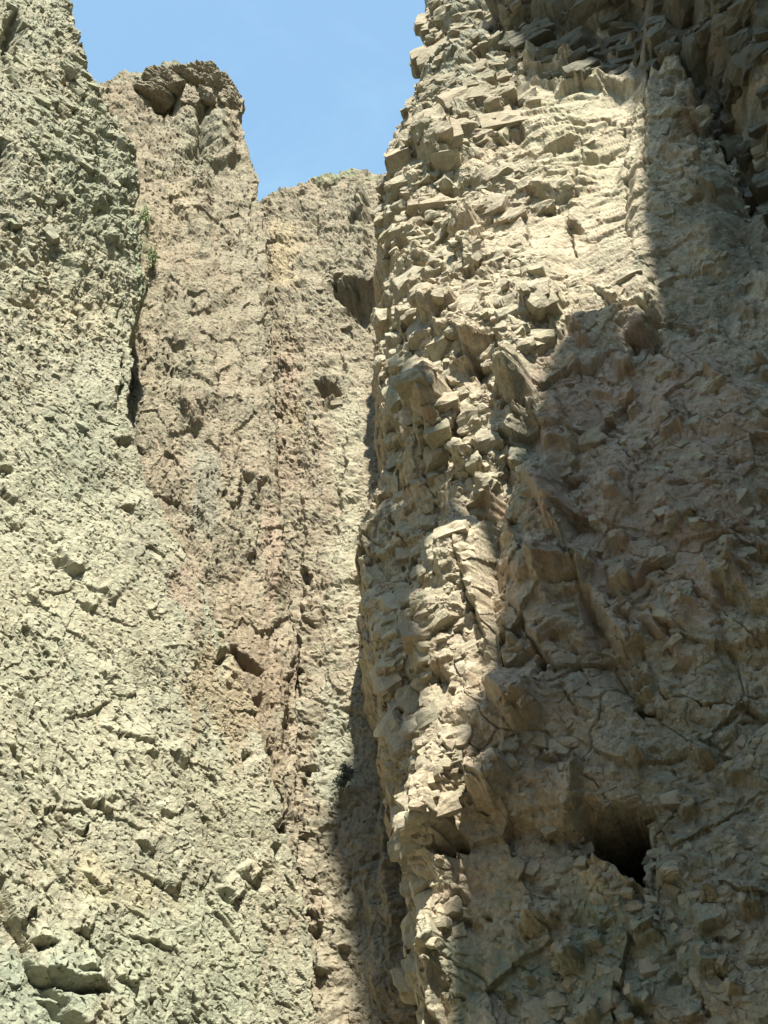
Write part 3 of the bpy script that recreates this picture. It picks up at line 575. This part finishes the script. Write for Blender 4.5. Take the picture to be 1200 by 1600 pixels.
def sculpt_R(S):
    # bedded alcove
    S.step([(800, 96), (860, 92), (930, 96), (1000, 112)], .35, 30, -1)
    S.crack([(835, 208), (870, 200), (905, 190)], 13, .8); S.step([(810, 300), (870, 292), (935, 270)], .25, 30, -1)
    S.crack([(800, 170), (860, 165), (930, 160), (1000, 165)], 4, .25); S.crack([(830, 190), (900, 176), (1000, 178)], 3, .2)
    S.crack([(812, 300), (860, 304), (930, 285)], 6, .5); S.crack([(825, 330), (862, 318), (905, 310)], 7, .5)
    S.crack([(830, 405), (822, 340), (818, 260)], 6, .5); S.crack([(890, 310), (888, 360), (900, 400)], 6, .5); S.hole(897, 352, 10, 10, 0, .6)
    S.crack([(908, 180), (902, 260), (890, 330)], 4, .25); S.crack([(980, 170), (978, 300), (985, 400)], 4, .2)
    S.crack([(1010, 0), (1012, 90), (1008, 180), (1012, 300)], 6, .6)
    S.hole(805, 180, 10, 10, 0, .8); S.crack([(800, 40), (805, 120), (795, 180)], 8, .6)
    # top right: slanting slab edge and ledges
    S.step([(1060, 90), (1090, 150), (1130, 230), (1170, 300), (1215, 380)], -.9, 70, -1); S.hole(1045, 155, 14, 7, -10, .9); S.hole(1028, 100, 12, 22, 0, .8)
    for p in ([(790, 30), (830, 12), (880, 20)], [(810, 70), (850, 76), (900, 60)], [(900, 40), (950, 60), (1000, 30)], [(1040, 60), (1090, 40), (1150, 66)], [(1100, 110), (1150, 96), (1200, 120)],
              [(1020, 20), (1060, 8), (1120, 24)], [(1110, 190), (1160, 176), (1210, 200)], [(860, 110), (900, 95), (940, 112)]):
        S.step(p, .55, 18, -1, 3)
    # left, lit part: blocks with shaded undersides
    S.block([(650, 610), (690, 600), (705, 640), (690, 685), (660, 668)], .7, .1, .9); S.hole(680, 694, 30, 12, -18, .9)
    S.block([(790, 615), (832, 602), (838, 640), (800, 648)], .6, 0, .9); S.hole(812, 655, 22, 9, -10, .8)
    S.block([(828, 440), (880, 450), (880, 500), (830, 520), (818, 480)], .35, .2, .4)
    S.block([(640, 215), (700, 205), (712, 262), (660, 272)], .45, .3, .5); S.block([(700, 320), (745, 345), (740, 372), (705, 360)], .5, 0, .8)
    S.block([(655, 470), (720, 450), (730, 520), (680, 545)], .4, 0, .7); S.step([(690, 560), (720, 550), (760, 570)], .5, 40, -1)
    S.block([(735, 570), (790, 560), (800, 600), (760, 640)], -.45, .2, 0); S.crack([(720, 380), (700, 440), (690, 470)], 8, .6)
    S.block([(700, 690), (760, 700), (755, 740), (712, 735)], .4, 0, .4); S.hole(748, 790, 22, 26, 0, .9, .6); S.hole(735, 768, 14, 10, 0, .6)
    for (x, y, r) in ((600, 520, 12), (612, 575, 12), (605, 650, 14), (640, 440, 12), (590, 470, 12), (608, 300, 10), (650, 330, 12), (700, 290, 12), (730, 130, 12), (690, 175, 12), (770, 300, 12),
                      (875, 478, 12), (585, 600, 14), (595, 640, 14), (628, 545, 10), (760, 380, 10), (650, 150, 9), (745, 60, 12), (840, 210, 14), (660, 260, 11), (720, 330, 10), (625, 370, 11), (740, 440, 10), (800, 520, 12), (665, 420, 10), (780, 230, 9)):
        S.hole(x, y, r*1.2, r*.8, -10, 1.2, .5)
    # long leaning facets lower left
    S.crack([(640, 650), (660, 720), (690, 790), (705, 850)], 7, .7); S.crack([(600, 700), (605, 800), (620, 880), (612, 940)], 7, .6)
    S.crack([(575, 720), (572, 800), (560, 870)], 6, .5); S.crack([(700, 830), (735, 930), (760, 1000), (755, 1040)], 6, .6)
    S.crack([(572, 970), (570, 1040), (578, 1090), (576, 1180)], 12, 1.0); S.crack([(652, 910), (650, 1000), (660, 1060), (690, 1130)], 7, .6)
    S.block([(660, 1050), (690, 1030), (705, 1060), (690, 1100)], -.5); S.block([(640, 1100), (680, 1090), (690, 1140), (650, 1190)], -.5, .5, 0)
    S.hole(705, 1308, 24, 14, 20, 1.0, .5); S.hole(690, 1325, 14, 10, 0, .8); S.hole(762, 1200, 26, 14, -10, .8, .5)
    S.block([(735, 1210), (790, 1190), (800, 1230), (770, 1262), (738, 1250)], .55, 0, .6); S.block([(650, 1240), (690, 1225), (710, 1290), (670, 1310)], .35, 0, .5)
    S.block([(640, 1420), (672, 1400), (680, 1470), (652, 1490)], .35, 0, .5); S.block([(650, 1500), (675, 1490), (672, 1590), (655, 1570)], .4)
    # shaded part on the right
    S.block([(775, 1110), (835, 1085), (846, 1110), (842, 1132), (808, 1142)], .75, .1, 1.0); S.hole(822, 1142, 26, 8, -12, .8, .5)
    S.block([(840, 900), (895, 870), (905, 905), (850, 930)], .4, 0, .9); S.crack([(845, 932), (905, 916)], 10, .7)
    S.step([(805, 740), (850, 800), (885, 870), (930, 950), (965, 1010), (1005, 1070)], .45, 90, -1, 6); S.crack([(870, 830), (900, 900), (950, 985), (1000, 1050)], 8, .6)
    S.crack([(800, 950), (830, 1000), (870, 1060)], 9, .6); S.hole(845, 1050, 12, 18, 0, .7)
    S.crack([(970, 950), (1010, 920), (1055, 895)], 9, .7); S.crack([(985, 960), (1030, 985), (1080, 1000)], 7, .5); S.crack([(1000, 985), (1040, 1010)], 8, .6)
    S.block([(975, 520), (1010, 505), (1035, 508), (1030, 530), (985, 545)], -.6, 0, -.6); S.crack([(960, 640), (1000, 620)], 7, .5)
    S.crack([(880, 600), (930, 570), (980, 540)], 6, .4); S.crack([(890, 740), (905, 700), (900, 680)], 7, .5); S.hole(915, 692, 14, 7, 10, .7); S.crack([(885, 755), (920, 760)], 7, .6)
    S.crack([(1040, 520), (1042, 570), (1060, 600)], 5, .4); S.crack([(930, 450), (960, 480), (1030, 490)], 6, .4); S.crack([(930, 640), (970, 700), (1010, 760)], 5, .35)
    S.block([(890, 1338), (898, 1300), (926, 1268), (962, 1246), (1004, 1252), (1012, 1320), (1008, 1384), (975, 1380), (960, 1356), (922, 1352)], -3.2); S.hole(905, 1280, 22, 40, 30, .8, .8); S.hole(975, 1258, 26, 10, -20, 1.2); S.hole(1005, 1262, 16, 10, 0, .9)
    S.step([(905, 1345), (940, 1358), (1000, 1375)], .45, 60, 1); S.step([(900, 1190), (905, 1240), (895, 1300)], .5, 50, 1); S.crack([(895, 1180), (900, 1240)], 12, .7)
    S.hole(1005, 1105, 22, 14, 30, .9, .5); S.crack([(985, 1090), (1030, 1120)], 8, .5); S.block([(855, 1490), (880, 1470), (905, 1480), (890, 1500)], .4, 0, .8); S.crack([(850, 1500), (900, 1492)], 8, .6)
    S.crack([(690, 1160), (740, 1230), (800, 1280)], 6, .4); S.crack([(1060, 1250), (1020, 1300), (1025, 1400), (1040, 1480)], 7, .5)
    rnd = random.Random(3)
    for k in range(60):
        x = rnd.uniform(780, 1210); y = rnd.uniform(450, 1610); l = rnd.uniform(20, 90); a = rad(rnd.choice([-30, -25, 45, 55, 60, 80]) + rnd.uniform(-14, 14))
        S.crack([(x, y), (x + l*.5*math.cos(a) + rnd.uniform(-8, 8), y + l*.5*math.sin(a)), (x + l*math.cos(a), y + l*math.sin(a))], rnd.uniform(1.5, 3.5), rnd.uniform(.08, .25))
    for k in range(90):
        x = rnd.uniform(780, 1210); y = rnd.uniform(450, 1600); a = rnd.uniform(12, 30)
        S.block([(x - a, y - a*.8), (x + a*.9, y - a*.6), (x + a, y + a*.5), (x - a*.4, y + a*.8)], rnd.uniform(.1, .3), rnd.uniform(-.3, .3), rnd.uniform(.2, .8))
spots_R = [(1010, 760, 230, 260, 0, (.56, .435, .34), .8), (880, 1060, 110, 160, 0, (.50, .41, .31), .6), (900, -20, 170, 75, 0, (.17, .16, .125), .95), (1130, 60, 140, 160, 0, (.17, .16, .125), .95), (1170, 330, 80, 140, 0, (.27, .25, .19), .8), (690, 40, 90, 130, 0, (.33, .33, .265), .8), (900, 1500, 220, 110, 0, (.24, .30, .23), .6), (1120, 1250, 130, 260, 0, (.27, .27, .20), .5), (1080, 780, 130, 130, 0, (.33, .25, .18), .6), (1085, 180, 22, 110, 28, (.34, .22, .13), .7),  # top spots darkened for shade and grazing sun; broad warm ones lift the shade
           (820, 760, 50, 60, 0, (.27, .32, .26), .4), (700, 690, 40, 16, 0, RED, .5), (760, 790, 30, 24, 0, RED, .4), (1000, 520, 26, 14, 0, RED, .7), (820, 1135, 30, 12, 0, RED, .6), (865, 915, 34, 16, 0, RED, .6),
           (920, 1070, 70, 70, 0, (.30, .32, .25), .5), (950, 1310, 70, 50, 0, (.13, .11, .09), .6), (900, 210, 100, 110, 0, (.50, .47, .33), .5), (700, 150, 80, 150, 0, (.36, .36, .27), .4),  # near-black cave spot paints in the shade inside it
           (590, 1330, 20, 80, 0, (.33, .24, .2), .5), (1100, 450, 90, 90, 0, (.27, .28, .22), .5), (1000, 900, 90, 90, 0, (.36, .29, .21), .5)]
xs = grid_lines(400, 1420, 500, 1216, 1.5, 8); ys = grid_lines(-330, 2080, -25, 1630, 1.5, 9)
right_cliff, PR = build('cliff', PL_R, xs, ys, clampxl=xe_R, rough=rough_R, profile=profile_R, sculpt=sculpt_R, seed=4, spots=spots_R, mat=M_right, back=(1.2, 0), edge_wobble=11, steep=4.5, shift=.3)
tag(right_cliff, 'massive blocky rock buttress, mostly in shade, with a dark cave low down', 'cliff')

def inside(x, y, poly):
    c = False; n = len(poly)
    for k in range(n):
        (x0, y0), (x1, y1) = poly[k], poly[(k+1) % n]
        if (y0 > y) != (y1 > y) and x < (x1 - x0)*(y - y0)/((y1 - y0) or 1e-9) + x0: c = not c
    return c
CL = np.random.default_rng(77).random((64, 64))
def clump(x, y, s): return CL[int(x/s) % 64, int(y/s*.8) % 64]
def reg_left(x, y):        # sunlit broken edge of the buttress
    e = x - float(xe_R(y))
    if e < 6 or y < -60 or y > 1480: return 0
    w = np.interp(y, [-60, 200, 450, 700, 900, 1100, 1300, 1480], [150, 220, 300, 250, 200, 170, 120, 80]) + 25*math.sin(y/37.0)
    return (1.0 if e < w else .0)*(.25 + .75*(clump(x, y, 45) > .35))*(.35 if 640 < y < 860 and e < 110 else 1)
def reg_top(x, y):
    if inside(x, y, [(770, -120), (1215, -120), (1215, 330), (1150, 250), (1075, 110), (1010, 110), (930, 98), (800, 96)]): return .9
    return 0
def reg_shade(x, y):
    if x < 790 or y < 180 or (880 < x < 1030 and 1230 < y < 1400) or x > 1212 or y > 1620: return 0
    if y < 480 and x < 1020: return .10
    return .9 if clump(x, y, 60) > .55 else .12
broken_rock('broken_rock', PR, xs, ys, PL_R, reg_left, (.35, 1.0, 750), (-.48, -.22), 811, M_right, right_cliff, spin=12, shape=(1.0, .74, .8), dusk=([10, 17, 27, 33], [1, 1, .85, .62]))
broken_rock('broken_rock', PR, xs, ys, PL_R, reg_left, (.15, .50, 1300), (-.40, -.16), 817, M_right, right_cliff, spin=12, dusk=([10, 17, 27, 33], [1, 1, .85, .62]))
broken_rock('broken_rock', PR, xs, ys, PL_R, reg_top, (.28, 1.0, 620), (-.30, .05), 812, M_right, right_cliff, dip=16, shape=(1.0, .55, .9), col=(.125, .118, .092, .9))  # block colour darkened to stand in for shade under the overhang
broken_rock('broken_rock', PR, xs, ys, PL_R, reg_shade, (.15, .62, 900), (-.42, -.26), 813, M_right, right_cliff, dip=20, spin=25)
def reg_cave(x, y):
    r = ((x - 955)/72)**2 + ((y - 1318)/74)**2
    return 1.0 if .45 < r < 1.25 else 0
for k in range(46):      # blocks lodged round the rim of the cave and of the hollows, each a piece of its own
    broken_rock('lodged_block', PR, xs, ys, PL_R, reg_cave, (.2, .5, 1), (-.42, -.12), 900 + k, M_right, right_cliff, col=(.27, .235, .18, .6))
def reg_hollow(x, y):
    a = ((x - 543)/46)**2 + ((y - 462)/42)**2; b = ((x - 510)/25)**2 + ((y - 605)/25)**2
    return 1.0 if .6 < a < 1.2 or .5 < b < 1.2 else 0
for k in range(22):
    broken_rock('lodged_block', PBK, xsB, ysB, PL_B, reg_hollow, (.14, .36, 1), (-.36, -.08), 960 + k, M_mid, backw, col=(.26, .225, .17, .6))
def reg_up(x, y):
    if x > float(xb_L(y)) - 6: return 0
    return (.9 if clump(x, y, 40) > .4 else .15)*np.interp(y, [-60, 420, 640, 760], [1, .9, .35, 0])*np.interp(x, [0, 120], [.45, 1])
broken_rock('broken_rock', PLF, xsL, ysL, PL_L, reg_up, (.12, .42, 1500), (-.36, -.16), 814, M_left, left_cliff, dip=-25, spin=30, col=(.30, .305, .225, .5))

# ------------------------------------------------------------------ added unseen slabs, cut to the wanted shade outline on the cliffs
def solid_from_outline(name, pts2d, thick, o0, e1, e2, ax, mat):
    """light-blocking slab: outline in the (e1, e2) plane, extruded along ax, broken edges"""
    import bmesh
    bm = bmesh.new(); n = len(pts2d)
    f = [bm.verts.new(o0 + e1*a + e2*b) for a, b in pts2d]; g = [bm.verts.new(o0 + e1*a + e2*b + ax*thick) for a, b in pts2d]
    bm.faces.new(f); bm.faces.new(g[::-1])
    for k in range(n): bm.faces.new((f[k], g[k], g[(k+1) % n], f[(k+1) % n]))
    bmesh.ops.recalc_face_normals(bm, faces=bm.faces); bmesh.ops.triangulate(bm, faces=bm.faces)
    me = bpy.data.meshes.new(name); bm.to_mesh(me); bm.free(); me.materials.append(mat)
    a_ = me.color_attributes.new('stain_shade', 'FLOAT_COLOR', 'POINT'); a_.data.foreach_set('color', np.zeros(len(me.vertices)*4, F))
    o = bpy.data.objects.new(name, me); C.collection.objects.link(o); return o
shade = [(765, -330), (770, -60), (785, 20), (800, 70), (808, 99), (860, 95), (935, 94), (962, 110), (985, 130), (1001, 165), (1007, 210), (1008, 300), (1006, 360), (1012, 400), (1028, 440), (1034, 485), (985, 500), (960, 475), (925, 470), (895, 500), (882, 520),
         (866, 560), (850, 600), (842, 650), (815, 690), (800, 745), (792, 800), (778, 850), (772, 920), (768, 1000), (758, 1080), (735, 1130), (728, 1200), (735, 1260), (745, 1300), (722, 1345), (700, 1370), (690, 1450), (682, 1540), (678, 1650), (690, 1900)]
shade_tongue = [(835, 745), (765, 765), (735, 760), (705, 745), (690, 705), (655, 680), (625, 655), (600, 645), (575, 635),
        ('B', 532, 1208), ('B', 522, 1240), ('B', 508, 1280), ('B', 503, 1312), ('B', 520, 1345), ('B', 536, 1380), ('B', 541, 1430), ('B', 550, 1490), ('B', 558, 1550), ('B', 566, 1640),
        ('B', 588, 1660), (632, 1260), (640, 1190), (672, 1180), (676, 1150), (642, 1120), (655, 1060), (688, 1040), (690, 1020), (652, 1000), (646, 930), (655, 880), (690, 850), (705, 838), (722, 815), (762, 815), (835, 835)]
e1 = np.cross(SUN, [0, 0, 1.0]); e1 /= np.linalg.norm(e1); e1 = e1 if e1[0] > 0 else -e1
e2 = np.cross(e1, SUN); e2 = e2 if e2[2] > 0 else -e2
DIST = 20.0
def slab_points(outline, jit, org=None):
    raw = []
    for q in outline:
        x, y = np.array([float(q[-2])]), np.array([float(q[-1])])
        if q[0] == 'B': P = PL_B.hit(x, y)[0]
        else: P = PL_R.hit(x, y)[0] + PL_R.n*float(profile_R(x, y, np.zeros(1, F), np.zeros(1, F))[0])
        raw.append(P + SUN*DIST)
    if org is None: org = raw[0]
    rs = np.random.default_rng(8); res = []
    raw = [((P - org) @ e1, (P - org) @ e2) for P in raw]
    for k in range(len(raw) - 1):
        for t in np.linspace(0, 1, 5, endpoint=False):
            res.append((raw[k][0]*(1-t) + raw[k+1][0]*t + rs.normal(0, jit), raw[k][1]*(1-t) + raw[k+1][1]*t + rs.normal(0, jit)))
    res.append(raw[-1])
    return res, org
pts, org = slab_points(shade, .03)
spts, _ = slab_points(shade_tongue, .006, org)
lo = min(b for a, b in pts); hi = max(b for a, b in pts)
pts += [(pts[-1][0] + 1, lo - 14), (32, lo - 14), (32, hi + 10), (pts[0][0], hi + 10)]
M_unseen = rock_material('unseen_rock', (.15, .14, .10), (.2, .17, .12), (.3, .25, .18), (.27, .29, .22))  # dark rock for the unseen pieces, to bounce less light
upper = solid_from_outline('shade_slab', pts, 5.0, org, e1, e2, SUN, M_unseen)
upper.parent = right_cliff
tongue_slab = solid_from_outline('shade_slab', spts, 4.6, org + SUN*.2, e1, e2, SUN, M_unseen); tongue_slab.parent = right_cliff  # unseen tongue, added to shade the buttress edge and the gully

# canyon wall beside the camera, out of frame on the right, next to the added shade slabs
yy = np.linspace(-22, 15.5, 60); zz = np.linspace(-1, 60, 90)
YY, ZZ = np.meshgrid(yy, zz)
XX = 13 + .12*(YY*0) + 1.2*fbm(YY*.3, ZZ*.2, 4, 600) + blocks(YY.astype(F), ZZ.astype(F), 3, 4, 10, .4, .8, 601)
XX = XX - np.clip((YY - 3)/12, 0, 1)*3.5 + 6
side = sheet('cliff', np.stack([XX, YY, ZZ], -1), M_unseen, np.zeros(XX.shape + (4,)))
side.name = 'unseen_rock_flank'; side.parent = right_cliff

# rest of the canyon round the camera, out of frame: it keeps most of the open sky off the shaded rock
XX = -13 + 1.2*fbm(YY*.3 + 50, ZZ*.2, 4, 640) + blocks(YY.astype(F), ZZ.astype(F), 3, 4, 10, .4, .8, 641) - ZZ*.1 + 1.2*np.clip((YY + 5)/20, 0, 1)
YL = -26 + (YY + 22)*.93
fl = sheet('unseen_rock_flank', np.stack([XX, YL, ZZ*.8], -1), M_unseen, np.zeros(XX.shape + (4,))); fl.parent = left_cliff
t_ = np.linspace(-18, 24, 70); z_ = np.linspace(-1, 24, 40); TT, ZB = np.meshgrid(t_, z_)
YB_ = -20 - ZB*.25 + 1.5*fbm(TT*.3, ZB*.3, 4, 650)
hb = sheet('unseen_hill', np.stack([TT, YB_, ZB], -1), M_unseen, np.zeros(TT.shape + (4,))); tag(hb, kind='structure')

# ------------------------------------------------------------------ ground: gravel floor of the canyon
def ground():
    g = np.concatenate([-np.geomspace(3000, 40, 14), np.linspace(-30, 30, 160), np.geomspace(40, 3000, 14)])
    X, Y = np.meshgrid(g, g)
    near = np.clip(1 - np.hypot(X, Y)/60, 0, 1)
    Z = near*(.25*fbm(X*.3, Y*.3, 4, 620) + .08*fbm(X*1.6, Y*1.6, 3, 630)) - .1
    m = rock_material('gravel_ground', (.20, .18, .13), (.12, .11, .08), (.2, .17, .12), (.15, .15, .11), 1.0, .4)
    o = sheet('ground', np.stack([X, Y, Z], -1), m, np.zeros(X.shape + (4,)))
    tag(o, kind='structure')
ground()

# ------------------------------------------------------------------ overhanging cap of the pinnacle
def lump(bm, c, r, ax, seed, sub=5):
    """angular boulder: icosphere pushed in and out by flat facets"""
    import bmesh
    k = bmesh.ops.create_icosphere(bm, subdivisions=sub, radius=1.0)
    vs = k['verts']; p = np.array([v.co[:] for v in vs])
    rs = np.random.default_rng(seed); n = rs.normal(size=(26, 3)); n /= np.linalg.norm(n, axis=1)[:, None]; d = rs.uniform(.62, 1.0, 26)
    t = np.min(np.where(p @ n.T > .05, d/np.maximum(p @ n.T, .05), 9), axis=1); t = np.minimum(t, 1.1)
    a, b = p[:, 0]*2 + p[:, 2]*1.1, p[:, 2]*2 - p[:, 1]*1.3
    t = t + .07*chunks((a*r[0]).astype(F) + 40, (b*r[2]).astype(F) + 40, .6, .5, 10, 1.0, seed + 1) + .05*fbm(a*3 + 9, b*3, 4, seed + 2)
    t = t + .05*chunks((a*r[0]).astype(F) + 70, (b*r[2]).astype(F) + 40, .25, .22, 10, 1.0, seed + 3)
    q = p*t[:, None]*np.array(r)
    for v, x in zip(vs, q): v.co = c + PL_M.u*x[0]*ax[0] + np.array([0, -1.0, 0])*(-x[1]) + np.array([0, 0, 1.0])*x[2]
import bmesh
def on(px, py, out, pl): return pl.hit(np.array([float(px)]), np.array([float(py)]))[0] + pl.n*out
bm = bmesh.new()
for i, (x, y, o_, rx, ry, rz) in enumerate([(262, 128, -.3, 1.25, 1.2, .8), (296, 124, -.2, 1.2, 1.2, .75), (326, 126, -.1, 1.1, 1.3, .8), (346, 142, -.1, 1.0, 1.2, .95), (362, 158, -.2, .75, 1.0, .85), (298, 160, .0, .5, .7, 1.3), (322, 156, .1, .5, .6, .6), (244, 142, -.2, .9, .9, .55), (280, 142, .1, .6, .7, .5)]):
    lump(bm, on(x, y, o_, PL_M), (rx, ry, rz), (1, 1), 700 + i*7)
me = bpy.data.meshes.new('cap_rock'); bm.to_mesh(me); bm.free(); me.materials.append(M_mid)
ca = me.color_attributes.new('stain_shade', 'FLOAT_COLOR', 'POINT'); nv = len(me.vertices)
ca.data.foreach_set('color', np.tile(np.array([.22, .21, .16, .2], F), nv))
cap = bpy.data.objects.new('cap_rock', me); C.collection.objects.link(cap); cap.parent = pin; cap['label'] = 'dark greenish overhanging cap'

# ------------------------------------------------------------------ shrubs clinging to the rock
def leaf_mat(name, col):
    m = bpy.data.materials.new(name); m.use_nodes = True; t = m.node_tree; b = t.nodes['Principled BSDF']; b.inputs['Roughness'].default_value = .7
    n = t.nodes.new('ShaderNodeTexNoise'); n.inputs['Scale'].default_value = 6; g = t.nodes.new('ShaderNodeTexCoord'); t.links.new(g.outputs['Object'], n.inputs['Vector'])
    x = t.nodes.new('ShaderNodeMixRGB'); x.inputs[1].default_value = (*col, 1); x.inputs[2].default_value = (*[c*.55 for c in col], 1)
    t.links.new(n.outputs['Fac'], x.inputs[0]); t.links.new(x.outputs[0], b.inputs['Base Color']); return m
def shrub(p, r, col, seed, label, n_leaf=420, leaf=.05):
    root = bpy.data.objects.new('shrub', None); C.collection.objects.link(root); root.location = p
    tag(root, label, 'shrub')
    rs = np.random.default_rng(seed); vs, fs = [], []; sv, sf = [], []
    tips = []
    for k in range(14):
        d = rs.normal(size=3)*np.array([.7, .35, .6]) + np.array([0, -.45, .45]); d /= np.linalg.norm(d); tip = d*np.array(r)*rs.uniform(.6, 1.0); tips.append(tip)
        side_ = np.cross(d, [0, 1, .3]); side_ /= np.linalg.norm(side_); up_ = np.cross(side_, d); b = len(sv)
        for q, w_ in ((np.array([0, .35, 0]), .02), (tip, .006)):
            for a in range(4): sv.append(q + (side_*math.cos(a*1.571) + up_*math.sin(a*1.571))*w_)
        for a in range(4): sf.append((b + a, b + (a+1) % 4, b + 4 + (a+1) % 4, b + 4 + a))
    for k in range(n_leaf):
        c = tips[rs.integers(14)]*rs.uniform(.35, 1.05) + rs.normal(size=3)*np.array(r)*.13
        a = rs.normal(size=3); a /= np.linalg.norm(a); b_ = np.cross(a, rs.normal(size=3)); b_ /= np.linalg.norm(b_); l = leaf*rs.uniform(.5, 1.2); b = len(vs)
        vs += [c - a*l, c + b_*l*.4, c + a*l, c - b_*l*.4]; fs.append((b, b+1, b+2, b+3))
    for nm, V_, F_, m in (('foliage', vs, fs, leaf_mat('leaf_green', col)), ('stem', sv, sf, leaf_mat('bark', (.12, .09, .06)))):
        me = bpy.data.meshes.new(nm); me.from_pydata([tuple(x) for x in V_], [], F_); me.materials.append(m)
        o = bpy.data.objects.new(nm, me); C.collection.objects.link(o); o.parent = root
shrub(on(222, 352, .1, PL_M), (.4, .25, .8), (.30, .38, .18), 1, 'upper of two small pale green shrubs in the crease beside the pinnacle')
shrub(on(236, 412, .1, PL_M), (.3, .25, .8), (.30, .38, .18), 2, 'lower of two small pale green shrubs in the crease beside the pinnacle')
shrub(on(540, 1228, .2, PL_B), (.26, .3, .36), (.09, .11, .09), 3, 'dark grey-green shrub at the upper tip of the shadow in the gully', 700, .05)
